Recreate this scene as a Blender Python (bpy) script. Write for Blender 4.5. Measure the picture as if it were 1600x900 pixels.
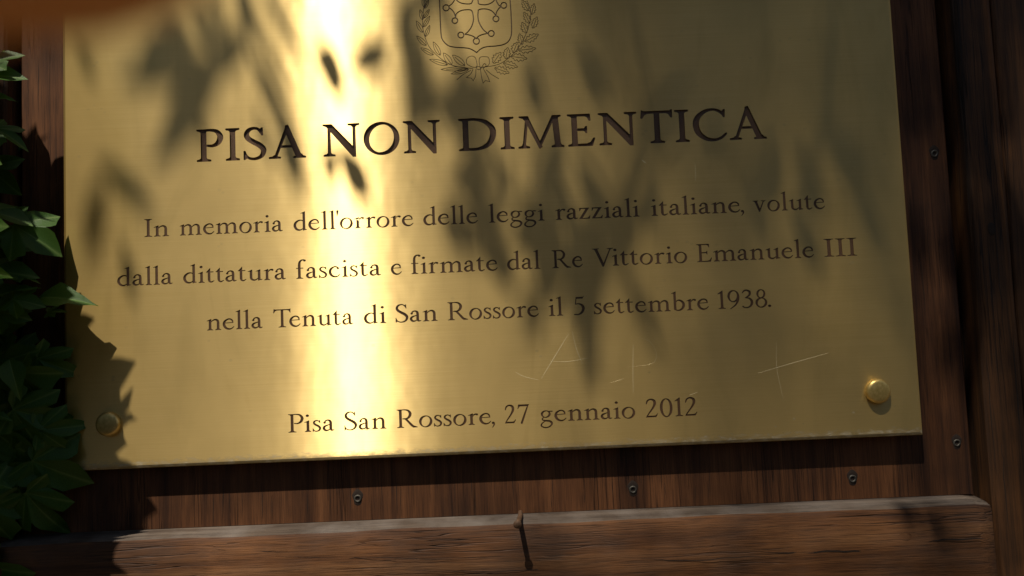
import bpy, math, random
import numpy as np
from mathutils import Vector, Matrix, Euler
from mathutils.geometry import delaunay_2d_cdt

for o in list(bpy.data.objects):
    bpy.data.objects.remove(o)
scene = bpy.context.scene
COL = scene.collection
R = math.radians
rng = random.Random(7)

# ------------------------------------------------------------------ camera, world, sun, exposure
CAM_LOC = Vector((0.3148257685561129, -0.5643660346070187, 0.07792920393377356))
CAM_ROT = (1.6363954102288916, 0.04190924416958544, -0.0008481334805079513)
FPX = 1250.0
cam_d = bpy.data.cameras.new('camera')
cam = bpy.data.objects.new('camera', cam_d)
COL.objects.link(cam)
cam.location = CAM_LOC
cam.rotation_euler = CAM_ROT
cam_d.sensor_width = 36.0
cam_d.lens = 36.0 * FPX / 1600.0
cam_d.clip_start = 0.004
cam_d.clip_end = 200
cam_d.dof.use_dof = True
cam_d.dof.focus_distance = 0.57
cam_d.dof.aperture_fstop = 11.5
scene.camera = cam

SUN_L = Vector((-0.192, -0.385, 0.903)).normalized()       # towards the sun
elev = math.asin(SUN_L.z)
azim = math.atan2(SUN_L.x, SUN_L.y)
world = bpy.data.worlds.new('World')
scene.world = world
world.use_nodes = True
wn = world.node_tree.nodes
wl = world.node_tree.links
bg = wn['Background']
sky = wn.new('ShaderNodeTexSky')
sky.sky_type = 'NISHITA'
sky.sun_disc = False
sky.sun_elevation = elev
sky.sun_rotation = azim
wl.new(sky.outputs[0], bg.inputs[0])
bg.inputs[1].default_value = 0.05 * 1.0
sun_d = bpy.data.lights.new('sun', 'SUN')
sun_d.energy = 5.0
sun_d.angle = R(0.55)
sun_d.color = (1.0, 0.90, 0.78)
sun = bpy.data.objects.new('sun', sun_d)
COL.objects.link(sun)
sun.rotation_euler = SUN_L.to_track_quat('Z', 'Y').to_euler()
sun.location = (0, -1, 3)
scene.view_settings.view_transform = 'Standard'
scene.view_settings.look = 'None'
scene.view_settings.gamma = 1
scene.view_settings.exposure = 0.05
scene.view_settings.use_curve_mapping = False
scene.render.engine = 'CYCLES'

CAM_M = Matrix.Translation(CAM_LOC) @ Euler(CAM_ROT, 'XYZ').to_matrix().to_4x4()
def at(u, v, h=0.0):
    """point of the plane h metres in front of the plaque face seen towards photo pixel (u, v)"""
    d = (CAM_M.to_3x3() @ Vector(((u - 800) / FPX, -(v - 450) / FPX, -1)))
    t = (-h - CAM_LOC.y) / d.y
    return CAM_LOC + d * t

# ------------------------------------------------------------------ object helpers
def tag(o, label=None, cat=None, group=None, kind=None):
    if label: o['label'] = label
    if cat: o['category'] = cat
    if group: o['group'] = group
    if kind: o['kind'] = kind
    return o

def link(name, me, parent=None, loc=(0, 0, 0)):
    o = bpy.data.objects.new(name, me)
    COL.objects.link(o)
    o.location = loc
    if parent: o.parent = parent
    return o

def mesh(name, verts, faces, mat=None, smooth=False):
    me = bpy.data.meshes.new(name)
    me.from_pydata([tuple(v) for v in verts], [], [tuple(f) for f in faces])
    if mat: me.materials.append(mat)
    if smooth:
        me.polygons.foreach_set('use_smooth', [True] * len(me.polygons))
    me.update()
    return me

# ------------------------------------------------------------------ materials
def new_mat(name):
    m = bpy.data.materials.new(name)
    m.use_nodes = True
    nt = m.node_tree
    return m, nt, nt.nodes['Principled BSDF']

def N(nt, typ, **kw):
    n = nt.nodes.new(typ)
    for k, v in kw.items():
        if hasattr(n, k): setattr(n, k, v)
    return n

def coords(nt, scale, kind='Object', loc=(0, 0, 0)):
    tc = N(nt, 'ShaderNodeTexCoord')
    mp = N(nt, 'ShaderNodeMapping')
    mp.inputs['Scale'].default_value = scale
    mp.inputs['Location'].default_value = loc
    nt.links.new(tc.outputs[kind], mp.inputs['Vector'])
    return mp.outputs[0]

def noise(nt, vec, scale=1, detail=4, rough=0.55, dist=0):
    n = N(nt, 'ShaderNodeTexNoise')
    n.inputs['Scale'].default_value = scale
    n.inputs['Detail'].default_value = detail
    n.inputs['Roughness'].default_value = rough
    n.inputs['Distortion'].default_value = dist
    nt.links.new(vec, n.inputs['Vector'])
    return n.outputs['Fac']

def ramp(nt, fac, stops):
    r = N(nt, 'ShaderNodeValToRGB')
    e = r.color_ramp.elements
    while len(e) > 1: e.remove(e[0])
    e[0].position, e[0].color = stops[0][0], (*stops[0][1], 1) if len(stops[0][1]) == 3 else stops[0][1]
    for p, c in stops[1:]:
        x = e.new(p); x.color = (*c, 1)
    nt.links.new(fac, r.inputs[0])
    return r.outputs[0]

def g(v): return (v, v, v)

def mixc(nt, a, b, fac, mode='MIX'):
    m = N(nt, 'ShaderNodeMix', data_type='RGBA', blend_type=mode)
    for sock, val in ((m.inputs[6], a), (m.inputs[7], b), (m.inputs[0], fac)):
        if isinstance(val, (int, float)): sock.default_value = val
        elif isinstance(val, tuple): sock.default_value = (*val, 1)
        else: nt.links.new(val, sock)
    return m.outputs[2]

def mathn(nt, op, a, b=None):
    m = N(nt, 'ShaderNodeMath', operation=op)
    for i, v in enumerate((a, b)):
        if v is None: continue
        if isinstance(v, (int, float)): m.inputs[i].default_value = v
        else: nt.links.new(v, m.inputs[i])
    return m.outputs[0]

def bump(nt, h, strength, dist, prev=None):
    b = N(nt, 'ShaderNodeBump')
    b.inputs['Strength'].default_value = strength
    b.inputs['Distance'].default_value = dist
    nt.links.new(h, b.inputs['Height'])
    if prev: nt.links.new(prev, b.inputs['Normal'])
    return b.outputs[0]

def wood(name, dark, mid, light, axis='z', seed=0.0, crack=0.75, grey=0.0, cell=1.0):
    m, nt, p = new_mat(name)
    L = nt.links
    def sc(a, b):            # a across the grain, b along it
        return (a, a, b) if axis == 'z' else (b, a, a)
    warp = coords(nt, sc(9, 2.2), loc=(seed, seed * 1.7, seed * .3))
    wv = noise(nt, warp, 1, 2)
    fine = noise(nt, coords(nt, sc(1300 * cell, 42), loc=(seed, 0, seed)), 1, 5, .65, .2)
    band = noise(nt, coords(nt, sc(70 * cell, 2.6), loc=(0, seed, seed)), 1, 4, .6, .9)
    blot = noise(nt, coords(nt, (14, 14, 14), loc=(seed, seed, 0)), 1, 3)
    c = ramp(nt, band, [(.30, dark), (.5, mid), (.72, light)])
    f = ramp(nt, fine, [(.30, g(.38)), (.5, g(1)), (.75, g(1.4))])
    c = mixc(nt, c, f, .8, 'MULTIPLY')
    b2 = ramp(nt, blot, [(.35, g(.42)), (.62, g(1.1))])
    c = mixc(nt, c, b2, .75, 'MULTIPLY')
    # narrow drying checks along the grain
    ck = noise(nt, coords(nt, sc(260 * cell, 5), loc=(seed * 2, 0, 1)), 1, 2, .5, .15)
    ckm = ramp(nt, ck, [(.0, g(1)), (.5 - .02, g(1)), (.5, g(0)), (.52, g(1)), (1, g(1))])
    gate = ramp(nt, noise(nt, coords(nt, sc(40, 9), loc=(3, seed, 2)), 1, 2), [(.45, g(1)), (.58, g(0))])
    ckm = mixc(nt, ckm, gate, 1.0, 'LIGHTEN')
    c = mixc(nt, c, mixc(nt, g(1 - crack), g(1), ckm), 1.0, 'MULTIPLY')
    if grey:
        gm = ramp(nt, noise(nt, coords(nt, (30, 30, 60)), 1, 4), [(.4, g(0)), (.7, g(1))])
        c = mixc(nt, c, (.20, .175, .15), mathn(nt, 'MULTIPLY', gm, grey))
    L.new(c, p.inputs['Base Color'])
    p.inputs['Roughness'].default_value = .72
    p.inputs['Specular IOR Level'].default_value = .3
    n = bump(nt, fine, .5, .0006)
    n = bump(nt, band, .5, .0012, n)
    n = bump(nt, ckm, .7, .0010, n)
    L.new(n, p.inputs['Normal'])
    return m

M = {}
M['panel'] = wood('stained panel wood', (.034, .012, .004), (.100, .038, .012), (.160, .064, .022), 'z', 0.3, .6)
M['beam'] = wood('brown beam wood', (.055, .021, .007), (.135, .055, .017), (.205, .095, .034), 'x', 1.9, .6, .08, .8)
M['ledge'] = wood('weathered grey wood', (.045, .031, .021), (.085, .062, .044), (.15, .118, .088), 'x', 4.1, .5, .5)
M['post'] = wood('dark post wood', (.026, .013, .005), (.090, .037, .010), (.170, .066, .016), 'z', 6.3, .85)

def brass(name, bolt=False, rag=False):
    m, nt, p = new_mat(name)
    L = nt.links
    out = nt.nodes['Material Output']
    p.inputs['Metallic'].default_value = 1
    if bolt:
        nz = noise(nt, coords(nt, (400, 400, 400)), 1, 4)
        L.new(ramp(nt, nz, [(.3, (.48, .34, .10)), (.7, (.68, .50, .18))]), p.inputs['Base Color'])
        p.inputs['Roughness'].default_value = .42
        p.inputs['Metallic'].default_value = .75
        L.new(bump(nt, nz, .25, .0002), p.inputs['Normal'])
        return m
    # fine horizontal brushing
    br = noise(nt, coords(nt, (10, 10, 2600)), 1, 3, .7)
    br2 = noise(nt, coords(nt, (45, 45, 900)), 1, 3, .6)
    cloud = noise(nt, coords(nt, (9, 9, 9)), 1, 4, .6)
    col = ramp(nt, br, [(.25, (.76, .555, .215)), (.75, (.86, .655, .285))])
    col = mixc(nt, col, ramp(nt, cloud, [(.3, g(.84)), (.7, g(1.04))]), .8, 'MULTIPLY')
    stain = noise(nt, coords(nt, (26, 26, 7), loc=(1, 1, 9)), 1, 4, .55, 1.2)
    col = mixc(nt, col, ramp(nt, stain, [(.30, (.80, .80, .78)), (.5, g(1)), (.64, g(1)), (.72, (.90, .88, .84))]), .45, 'MULTIPLY')
    # tarnish along the lower and side edges, small pits
    tc = N(nt, 'ShaderNodeTexCoord')
    sep = N(nt, 'ShaderNodeSeparateXYZ'); L.new(tc.outputs['Object'], sep.inputs[0])
    edge = mathn(nt, 'MULTIPLY', sep.outputs['Z'], 115.0)
    en = noise(nt, coords(nt, (160, 160, 420)), 1, 5, .7)
    em = mathn(nt, 'SUBTRACT', mathn(nt, 'MULTIPLY', en, 1.55), edge)
    em = ramp(nt, em, [(.10, g(0)), (.55, g(1))])
    pit = N(nt, 'ShaderNodeTexVoronoi'); pit.inputs['Scale'].default_value = 1
    L.new(coords(nt, (95, 95, 130)), pit.inputs['Vector'])
    pm = ramp(nt, pit.outputs['Distance'], [(.10, g(1)), (.16, g(0))])
    pg = ramp(nt, noise(nt, coords(nt, (22, 22, 34), loc=(4, 2, 7)), 1, 2), [(.54, g(0)), (.60, g(1))])
    pm = mathn(nt, 'MULTIPLY', pm, pg)
    low = ramp(nt, mathn(nt, 'MULTIPLY', sep.outputs['Z'], 10), [(.02, g(1)), (.35, g(.35)), (1, g(.15))])
    pm = mathn(nt, 'MULTIPLY', pm, low)
    # brushed reflection: long across the grain, short along it; two lobes
    tang = N(nt, 'ShaderNodeCombineXYZ'); tang.inputs[0].default_value = 1.0
    n = bump(nt, br2, .05, .00012)
    n = bump(nt, noise(nt, coords(nt, (16, 16, 11), loc=(2, 5, 1)), 1, 3, .5), .8, .00045, n)
    def lobe(au, av, c):
        gl = N(nt, 'ShaderNodeBsdfAnisotropic')
        gl.distribution = 'GGX'
        r2 = math.sqrt(au * av)
        # blender: aspect = 1/(1-a); ax = r^2/(1+a)..., solved so that along = au, across = av
        gl.inputs['Roughness'].default_value = math.sqrt(r2)
        a = 1 - math.sqrt(au / av)
        gl.inputs['Anisotropy'].default_value = a
        L.new(c, gl.inputs['Color']); L.new(tang.outputs[0], gl.inputs['Tangent']); L.new(n, gl.inputs['Normal'])
        return gl
    narrow = lobe(NARROW[0], NARROW[1], col)
    wide = lobe(WIDE[0], WIDE[1], col)
    mx = N(nt, 'ShaderNodeMixShader'); mx.inputs[0].default_value = WIDE[2]
    L.new(narrow.outputs[0], mx.inputs[1]); L.new(wide.outputs[0], mx.inputs[2])
    dif = N(nt, 'ShaderNodeBsdfDiffuse'); L.new(mixc(nt, col, (.92, .78, .42), 1.0, 'MULTIPLY'), dif.inputs[0])
    mx2 = N(nt, 'ShaderNodeMixShader'); mx2.inputs[0].default_value = DIFF
    L.new(mx.outputs[0], mx2.inputs[1]); L.new(dif.outputs[0], mx2.inputs[2])
    grime = N(nt, 'ShaderNodeBsdfPrincipled')
    L.new(ramp(nt, en, [(.35, (.10, .07, .03)), (.5, (.28, .22, .11)), (.65, (.42, .37, .25))]), grime.inputs['Base Color'])
    grime.inputs['Roughness'].default_value = .8
    mx3 = N(nt, 'ShaderNodeMixShader')
    L.new(mathn(nt, 'MAXIMUM', mathn(nt, 'MULTIPLY', em, .75), mathn(nt, 'MULTIPLY', pm, .8)), mx3.inputs[0])
    L.new(mx2.outputs[0], mx3.inputs[1]); L.new(grime.outputs[0], mx3.inputs[2])
    L.new(mx3.outputs[0], out.inputs['Surface'])
    return m

NARROW = (0.028, 0.62)
WIDE = (0.27, 0.60, 0.44)
DIFF = 0.16
M['brass'] = brass('brushed brass')
M['bolt'] = brass('brass cap', bolt=True)

def simple(name, col, rough=.6, metal=0, var=.25, scale=300, bmp=.3, spec=.4):
    m, nt, p = new_mat(name)
    nz = noise(nt, coords(nt, (scale,) * 3), 1, 4)
    nt.links.new(ramp(nt, nz, [(.3, tuple(c * (1 - var) for c in col)), (.7, tuple(min(1, c * (1 + var)) for c in col))]), p.inputs['Base Color'])
    p.inputs['Roughness'].default_value = rough
    p.inputs['Metallic'].default_value = metal
    p.inputs['Specular IOR Level'].default_value = spec
    nt.links.new(bump(nt, nz, bmp, .0003), p.inputs['Normal'])
    return m
M['paint'] = simple('dark brown engraving paint', (.095, .050, .022), .5, 0, .45, 700, .5)
M['line'] = simple('engraved line paint', (.12, .075, .030), .6, 0, .3, 900, .3)
M['wall'] = simple('cut brass edge', (.45, .32, .13), .3, 1, .2, 900, .3)
M['scratch'] = simple('bright scratch metal', (.88, .72, .40), .6, .4, .2, 2000, .2)
M['steel'] = simple('old screw steel', (.09, .085, .07), .6, .6, .5, 900, .6)
M['nail'] = simple('rusty nail', (.13, .075, .042), .6, .3, .4, 900, .8)
M['hole'] = simple('dark screw recess', (.02, .012, .007), .9, 0, .3, 900, .3)

def leaf_mat(name, c1, c2, vein, trans, rough=.44, scale=60):
    m, nt, p = new_mat(name)
    L = nt.links
    out = nt.nodes['Material Output']
    nz = noise(nt, coords(nt, (scale,) * 3), 1, 5, .6)
    c = ramp(nt, nz, [(.3, c1), (.7, c2)])
    uv = N(nt, 'ShaderNodeUVMap')
    sep = N(nt, 'ShaderNodeSeparateXYZ'); L.new(uv.outputs[0], sep.inputs[0])
    vm = ramp(nt, sep.outputs[0], [(.0, g(1)), (.03, g(.4)), (.07, g(0))])
    c = mixc(nt, c, vein, mathn(nt, 'MULTIPLY', vm, .7))
    L.new(c, p.inputs['Base Color'])
    p.inputs['Roughness'].default_value = rough
    p.inputs['Specular IOR Level'].default_value = .32
    L.new(bump(nt, nz, .35, .0008), p.inputs['Normal'])
    tr = N(nt, 'ShaderNodeBsdfTranslucent')
    L.new(mixc(nt, c, trans, .6), tr.inputs[0])
    mx = N(nt, 'ShaderNodeMixShader'); mx.inputs[0].default_value = .28
    L.new(p.outputs[0], mx.inputs[1]); L.new(tr.outputs[0], mx.inputs[2])
    L.new(mx.outputs[0], out.inputs['Surface'])
    return m
M['ivy'] = leaf_mat('ivy leaf', (.020, .060, .006), (.050, .125, .014), (.15, .24, .06), (.16, .34, .02))
M['tree_leaf'] = leaf_mat('tree leaf', (.035, .070, .020), (.060, .110, .035), (.12, .16, .07), (.08, .14, .02), .5)
M['stem'] = simple('green brown stem', (.12, .10, .045), .7)
M['bark'] = simple('branch bark', (.12, .09, .06), .85, 0, .4, 80, .6)

# ------------------------------------------------------------------ outline engine: strokes -> distance field -> clean contours
def catmull(pts, step):
    P = [np.array(p, float) for p in pts]
    if len(P) == 2:
        n = max(2, int(np.linalg.norm(P[1][:2] - P[0][:2]) / step))
        return [P[0] + (P[1] - P[0]) * i / n for i in range(n + 1)]
    closed = np.allclose(P[0][:2], P[-1][:2])
    if closed: P = [P[-2]] + P + [P[1]]
    else: P = [2 * P[0] - P[1]] + P + [2 * P[-1] - P[-2]]
    out = []
    for i in range(1, len(P) - 2):
        p0, p1, p2, p3 = P[i - 1], P[i], P[i + 1], P[i + 2]
        n = max(2, int(np.linalg.norm(p2[:2] - p1[:2]) / step) + 1)
        for k in range(n):
            t = k / n
            out.append(.5 * ((2 * p1) + (-p0 + p2) * t + (2 * p0 - 5 * p1 + 4 * p2 - p3) * t * t + (-p0 + 3 * p1 - 3 * p2 + p3) * t ** 3))
    out.append(P[-2])
    return out

class Field:
    def __init__(s, x0, y0, x1, y1, h):
        s.x0, s.y0, s.h = x0, y0, h
        s.nx = int((x1 - x0) / h) + 2; s.ny = int((y1 - y0) / h) + 2
        s.F = np.full((s.ny, s.nx), 1e3)
        s.X = x0 + np.arange(s.nx) * h; s.Y = y0 + np.arange(s.ny) * h
    def disc(s, x, y, r):
        m = r + 3 * s.h
        i0 = max(0, int((x - m - s.x0) / s.h)); i1 = min(s.nx, int((x + m - s.x0) / s.h) + 2)
        j0 = max(0, int((y - m - s.y0) / s.h)); j1 = min(s.ny, int((y + m - s.y0) / s.h) + 2)
        if i0 >= i1 or j0 >= j1: return
        d = np.hypot(s.X[None, i0:i1] - x, s.Y[j0:j1, None] - y) - r
        np.minimum(s.F[j0:j1, i0:i1], d, out=s.F[j0:j1, i0:i1])
    def stroke(s, pts, w=None):
        if w is not None: pts = [(p[0], p[1], w) for p in pts]
        for q in catmull(pts, s.h * .8): s.disc(q[0], q[1], max(q[2], 1e-5) / 2)
    def poly(s, pts):
        P = np.array(pts, float); Q = np.roll(P, -1, 0)
        m = 3 * s.h
        i0 = max(0, int((P[:, 0].min() - m - s.x0) / s.h)); i1 = min(s.nx, int((P[:, 0].max() + m - s.x0) / s.h) + 2)
        j0 = max(0, int((P[:, 1].min() - m - s.y0) / s.h)); j1 = min(s.ny, int((P[:, 1].max() + m - s.y0) / s.h) + 2)
        X, Y = np.meshgrid(s.X[i0:i1], s.Y[j0:j1])
        D = np.full(X.shape, 1e9); ins = np.zeros(X.shape, bool)
        for a, b in zip(P, Q):
            e = b - a; l2 = e @ e
            if l2 < 1e-12: continue
            t = np.clip(((X - a[0]) * e[0] + (Y - a[1]) * e[1]) / l2, 0, 1)
            D = np.minimum(D, np.hypot(X - a[0] - t * e[0], Y - a[1] - t * e[1]))
            c = (a[1] > Y) != (b[1] > Y)
            if a[1] != b[1]:
                ins ^= c & (X < (b[0] - a[0]) * (Y - a[1]) / (b[1] - a[1]) + a[0])
        D[ins] *= -1
        np.minimum(s.F[j0:j1, i0:i1], D, out=s.F[j0:j1, i0:i1])
    def contours(s, iso, tol):
        F = s.F - iso
        F[np.abs(F) < 1e-7] = 1e-7
        S = F < 0
        cells = np.argwhere((S[:-1, :-1] != S[1:, :-1]) | (S[:-1, :-1] != S[:-1, 1:]) | (S[:-1, :-1] != S[1:, 1:]) | (S[1:, :-1] != S[1:, 1:]))
        seg = {}
        def pt(k):
            j, i, d = k
            a = F[j, i]; b = F[j, i + 1] if d == 0 else F[j + 1, i]
            t = a / (a - b)
            return (s.x0 + (i + (t if d == 0 else 0)) * s.h, s.y0 + (j + (t if d else 0)) * s.h)
        for j, i in cells:
            e = []
            if S[j, i] != S[j, i + 1]: e.append((j, i, 0))
            if S[j, i + 1] != S[j + 1, i + 1]: e.append((j, i + 1, 1))
            if S[j + 1, i] != S[j + 1, i + 1]: e.append((j + 1, i, 0))
            if S[j, i] != S[j + 1, i]: e.append((j, i, 1))
            if len(e) == 2: prs = [(e[0], e[1])]
            else: prs = [(e[0], e[1]), (e[2], e[3])] if not S[j, i] else [(e[0], e[3]), (e[1], e[2])]
            for a, b in prs:
                seg.setdefault(a, []).append(b); seg.setdefault(b, []).append(a)
        loops = []; seen = set()
        for k in list(seg):
            if k in seen: continue
            lp = [k]; seen.add(k); cur = k
            while True:
                nx = [q for q in seg[cur] if q not in seen]
                if not nx: break
                cur = nx[0]; seen.add(cur); lp.append(cur)
            if len(lp) > 6:
                loops.append(simplify([pt(q) for q in lp], tol))
        return [l for l in loops if len(l) >= 4]

def simplify(P, tol):
    P = np.array(P)
    def dp(a):
        if len(a) < 3: return [a[0], a[-1]]
        s, e = a[0], a[-1]; d = e - s; l = np.hypot(*d)
        q = a[1:-1] - s
        dist = np.abs(d[0] * q[:, 1] - d[1] * q[:, 0]) / l if l > 1e-9 else np.hypot(q[:, 0], q[:, 1])
        k = dist.argmax()
        if dist[k] < tol: return [s, e]
        return dp(a[:k + 2])[:-1] + dp(a[k + 1:])
    k = int(np.hypot(*(P - P[0]).T).argmax())
    out = dp(P[:k + 1])[:-1] + dp(np.vstack([P[k:], P[:1]]))[:-1]
    return [tuple(map(float, p)) for p in out]

# ------------------------------------------------------------------ old-style serif letters (cap height 100)
S0 = 11.5; H0 = 5.0
def serif(F, x, w, L, Rr, y=0, up=1, t=3.6, br=9):
    def q(a, b, c, n=5):
        return [tuple((1 - k / n) ** 2 * np.array(a) + 2 * k / n * (1 - k / n) * np.array(b) + (k / n) ** 2 * np.array(c)) for k in range(n + 1)]
    pts = [(x - L, y), (x - L, y + up * t * .7)] + q((x - L + 1.5, y + up * t), (x - w / 2, y + up * (t + .8)), (x - w / 2, y + up * (t + br)))
    pts += q((x + w / 2, y + up * (t + br)), (x + w / 2, y + up * (t + .8)), (x + Rr - 1.5, y + up * t)) + [(x + Rr, y + up * t * .7), (x + Rr, y)]
    F.poly(pts)
def stem(F, x, y0, y1, w=S0, tilt=0):
    F.poly([(x - w / 2, y0), (x + w / 2, y0), (x + w / 2 + tilt, y1), (x - w / 2 + tilt, y1)])
def flag(F, x, top, w=S0):
    F.poly([(x - w / 2 - 10, top - 9.5), (x - w / 2 - 9.5, top - 11.5), (x - w / 2 - 1, top - 10), (x - w / 2, top - 13), (x - w / 2, top - 20), (x + w / 2, top - 20), (x + w / 2, top + 1)])
def ell(F, cx, cy, rx, ry, thin, thick, rot=-18):
    pts = []
    for k in range(25):
        a = 2 * math.pi * k / 24
        w = thin + (thick - thin) * abs(math.cos(a - R(rot))) ** 1.4
        pts.append((cx + (rx - w * .42) * math.cos(a), cy + (ry - w * .42) * math.sin(a), w))
    F.stroke(pts)

def GL(ch, F):
    s = F.stroke; p = F.poly
    if ch == 'I':
        stem(F, 18, 2, 98); serif(F, 18, S0, 17, 17); serif(F, 18, S0, 17, 17, 100, -1)
    elif ch in 'PR':
        stem(F, 20, 2, 98, 12); serif(F, 20, 12, 17, 18 if ch == 'P' else 15); serif(F, 20, 12, 17, 6, 100, -1)
        s([(18, 97, 5), (38, 98, 5.5), (55, 93, 9), (64, 76, 12.5), (58, 57, 11), (44, 48, 6.5), (30, 49, 4.5)])
        if ch == 'R': p([(34, 52), (47, 52), (60, 34), (78, 11), (96, 3), (96, 0), (76, -1), (66, 8), (50, 31)])
    elif ch == 'D':
        stem(F, 20, 2, 98, 12); serif(F, 20, 12, 17, 5); serif(F, 20, 12, 17, 6, 100, -1)
        s([(18, 97, 5), (46, 97.5, 6), (72, 89, 9.5), (90, 68, 12.5), (91, 42, 13), (78, 16, 11), (52, 3.5, 6.5), (18, 3, 5)])
    elif ch == 'O':
        ell(F, 47, 49.5, 47, 51, 5, 13)
    elif ch == 'C':
        s([(81, 82, 5), (70, 93, 6), (54, 98.5, 5), (32, 93, 8), (13, 74, 12), (8, 50, 13.5), (15, 24, 12.5), (34, 6, 9), (56, 1.5, 6), (74, 8, 5), (86, 20, 3.5)])
        p([(79, 91), (83, 97), (85, 97), (84, 74), (81.5, 74), (78, 84)])
    elif ch == 'S':
        s([(48, 84, 4), (41, 95, 5), (30, 98.5, 6), (17, 94, 8.5), (10, 81, 10.5), (14, 67, 12), (28, 55, 13), (44, 44, 13.5), (54, 30, 12), (51, 13, 9.5), (40, 3.5, 7), (26, 1, 5.5), (13, 6, 5), (5, 18, 4)])
        p([(45, 92), (49.5, 99), (51.5, 99), (52.5, 76), (50, 76), (46, 86)])
        p([(3, 26), (5.5, 26), (9, 14), (13, 7), (5, 0), (3, 0)])
    elif ch == 'A':
        p([(13, 0), (18, 0), (49, 90), (46, 102)]); p([(44, 102), (50, 104), (86, 0), (72, 0), (43, 88)])
        p([(27, 34), (66, 34), (66, 39), (27, 39)])
        serif(F, 15, 5, 15, 14, br=5); serif(F, 79, 13, 15, 16, br=7)
    elif ch == 'N':
        stem(F, 19, 2, 92, 5.5); serif(F, 19, 5.5, 15, 15)
        stem(F, 88, 6, 98, 5.5); serif(F, 88, 5.5, 16, 14, 100, -1)
        p([(3, 100), (3, 97.5), (12, 94), (18, 86), (84, -4), (90.7, -4), (90.7, 18), (26, 100)])
    elif ch == 'M':
        p([(12, 0), (17.5, 0), (26, 88), (22, 94)]); serif(F, 15, 5.5, 14, 14)
        p([(5, 100), (5, 97.5), (15, 94), (22, 84), (56, -3), (62, 2), (30, 90), (27, 100)])
        p([(56, -3), (94, 88), (98, 100), (92, 100), (55, 12)])
        p([(92, 100), (113, 100), (113, 97.5), (105.5, 94), (111, 0), (98, 0), (92.5, 86)]); serif(F, 104.5, 13, 16, 15)
    elif ch == 'E':
        stem(F, 20, 2, 98, 12); serif(F, 20, 12, 17, 6); serif(F, 20, 12, 17, 6, 100, -1)
        p([(16, 100), (61, 100), (62, 80), (59.5, 80), (55, 91), (48, 94.8), (16, 95)])
        p([(20, 54), (46, 54), (50, 61), (52, 61), (52, 41), (50, 41), (46, 48.5), (20, 49)])
        p([(16, 0), (66, 0), (72, 23), (69.5, 23), (62, 10), (52, 5.3), (16, 5)])
    elif ch == 'T':
        stem(F, 42, 2, 98, 12); serif(F, 42, 12, 18, 18)
        p([(7, 100), (77, 100), (82, 104), (82, 80), (79.5, 80), (74, 91), (66, 94.5), (18, 94.5), (10, 91), (3, 79), (.5, 80), (3, 104)])
    elif ch == 'V':
        p([(9, 98), (23, 98), (52, 12), (49, -3), (44, -3)]); p([(80, 98), (85, 98), (50, -3), (45, -3), (47, 10)])
        serif(F, 16, 13, 16, 15, 100, -1, br=6); serif(F, 82, 5, 15, 14, 100, -1, br=5)
    elif ch in 'nmr':
        stem(F, 14, 2, 50); flag(F, 14, 62); serif(F, 14, S0, 14, 14)
        if ch == 'r':
            s([(17, 42, 3.5), (24, 53, 5), (32, 58, 7.5), (39, 57, 9)]); F.disc(39, 55.5, 5)
        for k in range({'n': 1, 'm': 2, 'r': 0}[ch]):
            x = 51 + 38 * k
            s([(x - 34, 43, 3.5), (x - 26, 53, 5), (x - 14, 58.5, 8), (x - 4, 54, 10.5), (x, 43, S0), (x, 28, S0)])
            stem(F, x, 2, 36); serif(F, x, S0, 14, 14)
    elif ch == 'u':
        stem(F, 15, 16, 50); flag(F, 15, 62); s([(15, 24, S0), (17, 10, 10.5), (28, 3, 8), (40, 7, 5), (51, 18, 3.5)])
        stem(F, 52, 8, 50); flag(F, 52, 62); p([(46.3, 12), (46.3, -1), (66, 4), (66, 6.5), (57.7, 8), (57.7, 14)])
    elif ch == 'i':
        stem(F, 14, 2, 50); flag(F, 14, 62); serif(F, 14, S0, 14, 14); F.disc(12.5, 88, 7)
    elif ch == 'l':
        stem(F, 14, 2, 92); flag(F, 14, 107); serif(F, 14, S0, 14, 14)
    elif ch == 'o':
        ell(F, 29, 30, 29, 32, 4.5, 11.5)
    elif ch == 'e':
        s([(49, 38, 4.5), (46, 50, 7), (37, 58, 7), (24, 57, 7.5), (11, 45, 10.5), (8, 27, 12), (16, 10, 11), (30, 3, 8.5), (43, 6, 5.5), (53, 16, 3.5)])
        p([(8, 35), (51, 36.5), (51, 40.5), (8, 38.5)])
    elif ch == 'c':
        s([(45, 50, 6), (37, 58, 6.5), (26, 58.5, 7), (12, 47, 10.5), (8, 28, 12), (15, 11, 11), (29, 3, 8.5), (42, 6, 5.5), (51, 16, 3.5)]); F.disc(43.5, 50, 5.5)
    elif ch == 'a':
        s([(11, 45, 7), (15, 55, 6), (25, 60, 6.5), (35, 55, 10), (38, 44, S0), (38, 28, S0), (38, 14, S0), (42, 4, 8), (52, 6, 3.5)]); F.disc(11.5, 46, 5.5)
        s([(38, 37, 4), (26, 33, 5.5), (12, 26, 9), (8, 15, 11), (15, 4.5, 9.5), (27, 5, 6), (38, 14, 4)])
    elif ch == 'd':
        s([(48, 51, 4), (38, 58, 5.5), (24, 56, 8), (11, 43, 11), (8, 25, 12), (16, 8, 11), (29, 3, 8), (40, 7, 5), (48, 14, 4)])
        stem(F, 50, 8, 92); flag(F, 50, 107); p([(44.3, 12), (44.3, -1), (63, 4), (63, 6.5), (55.7, 8), (55.7, 14)])
    elif ch == 'b':
        stem(F, 14, 6, 92); flag(F, 14, 107)
        s([(16, 46, 4), (26, 57, 5.5), (38, 57, 8.5), (51, 45, 11.5), (54, 28, 12), (46, 10, 10), (30, 2, 6.5), (14, 6, 5)])
    elif ch == 'f':
        stem(F, 16, 2, 78); serif(F, 16, S0, 14, 17); s([(16, 74, S0), (18, 92, 10), (26, 103, 7), (36, 105, 6)]); F.disc(40, 101, 5.8)
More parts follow.
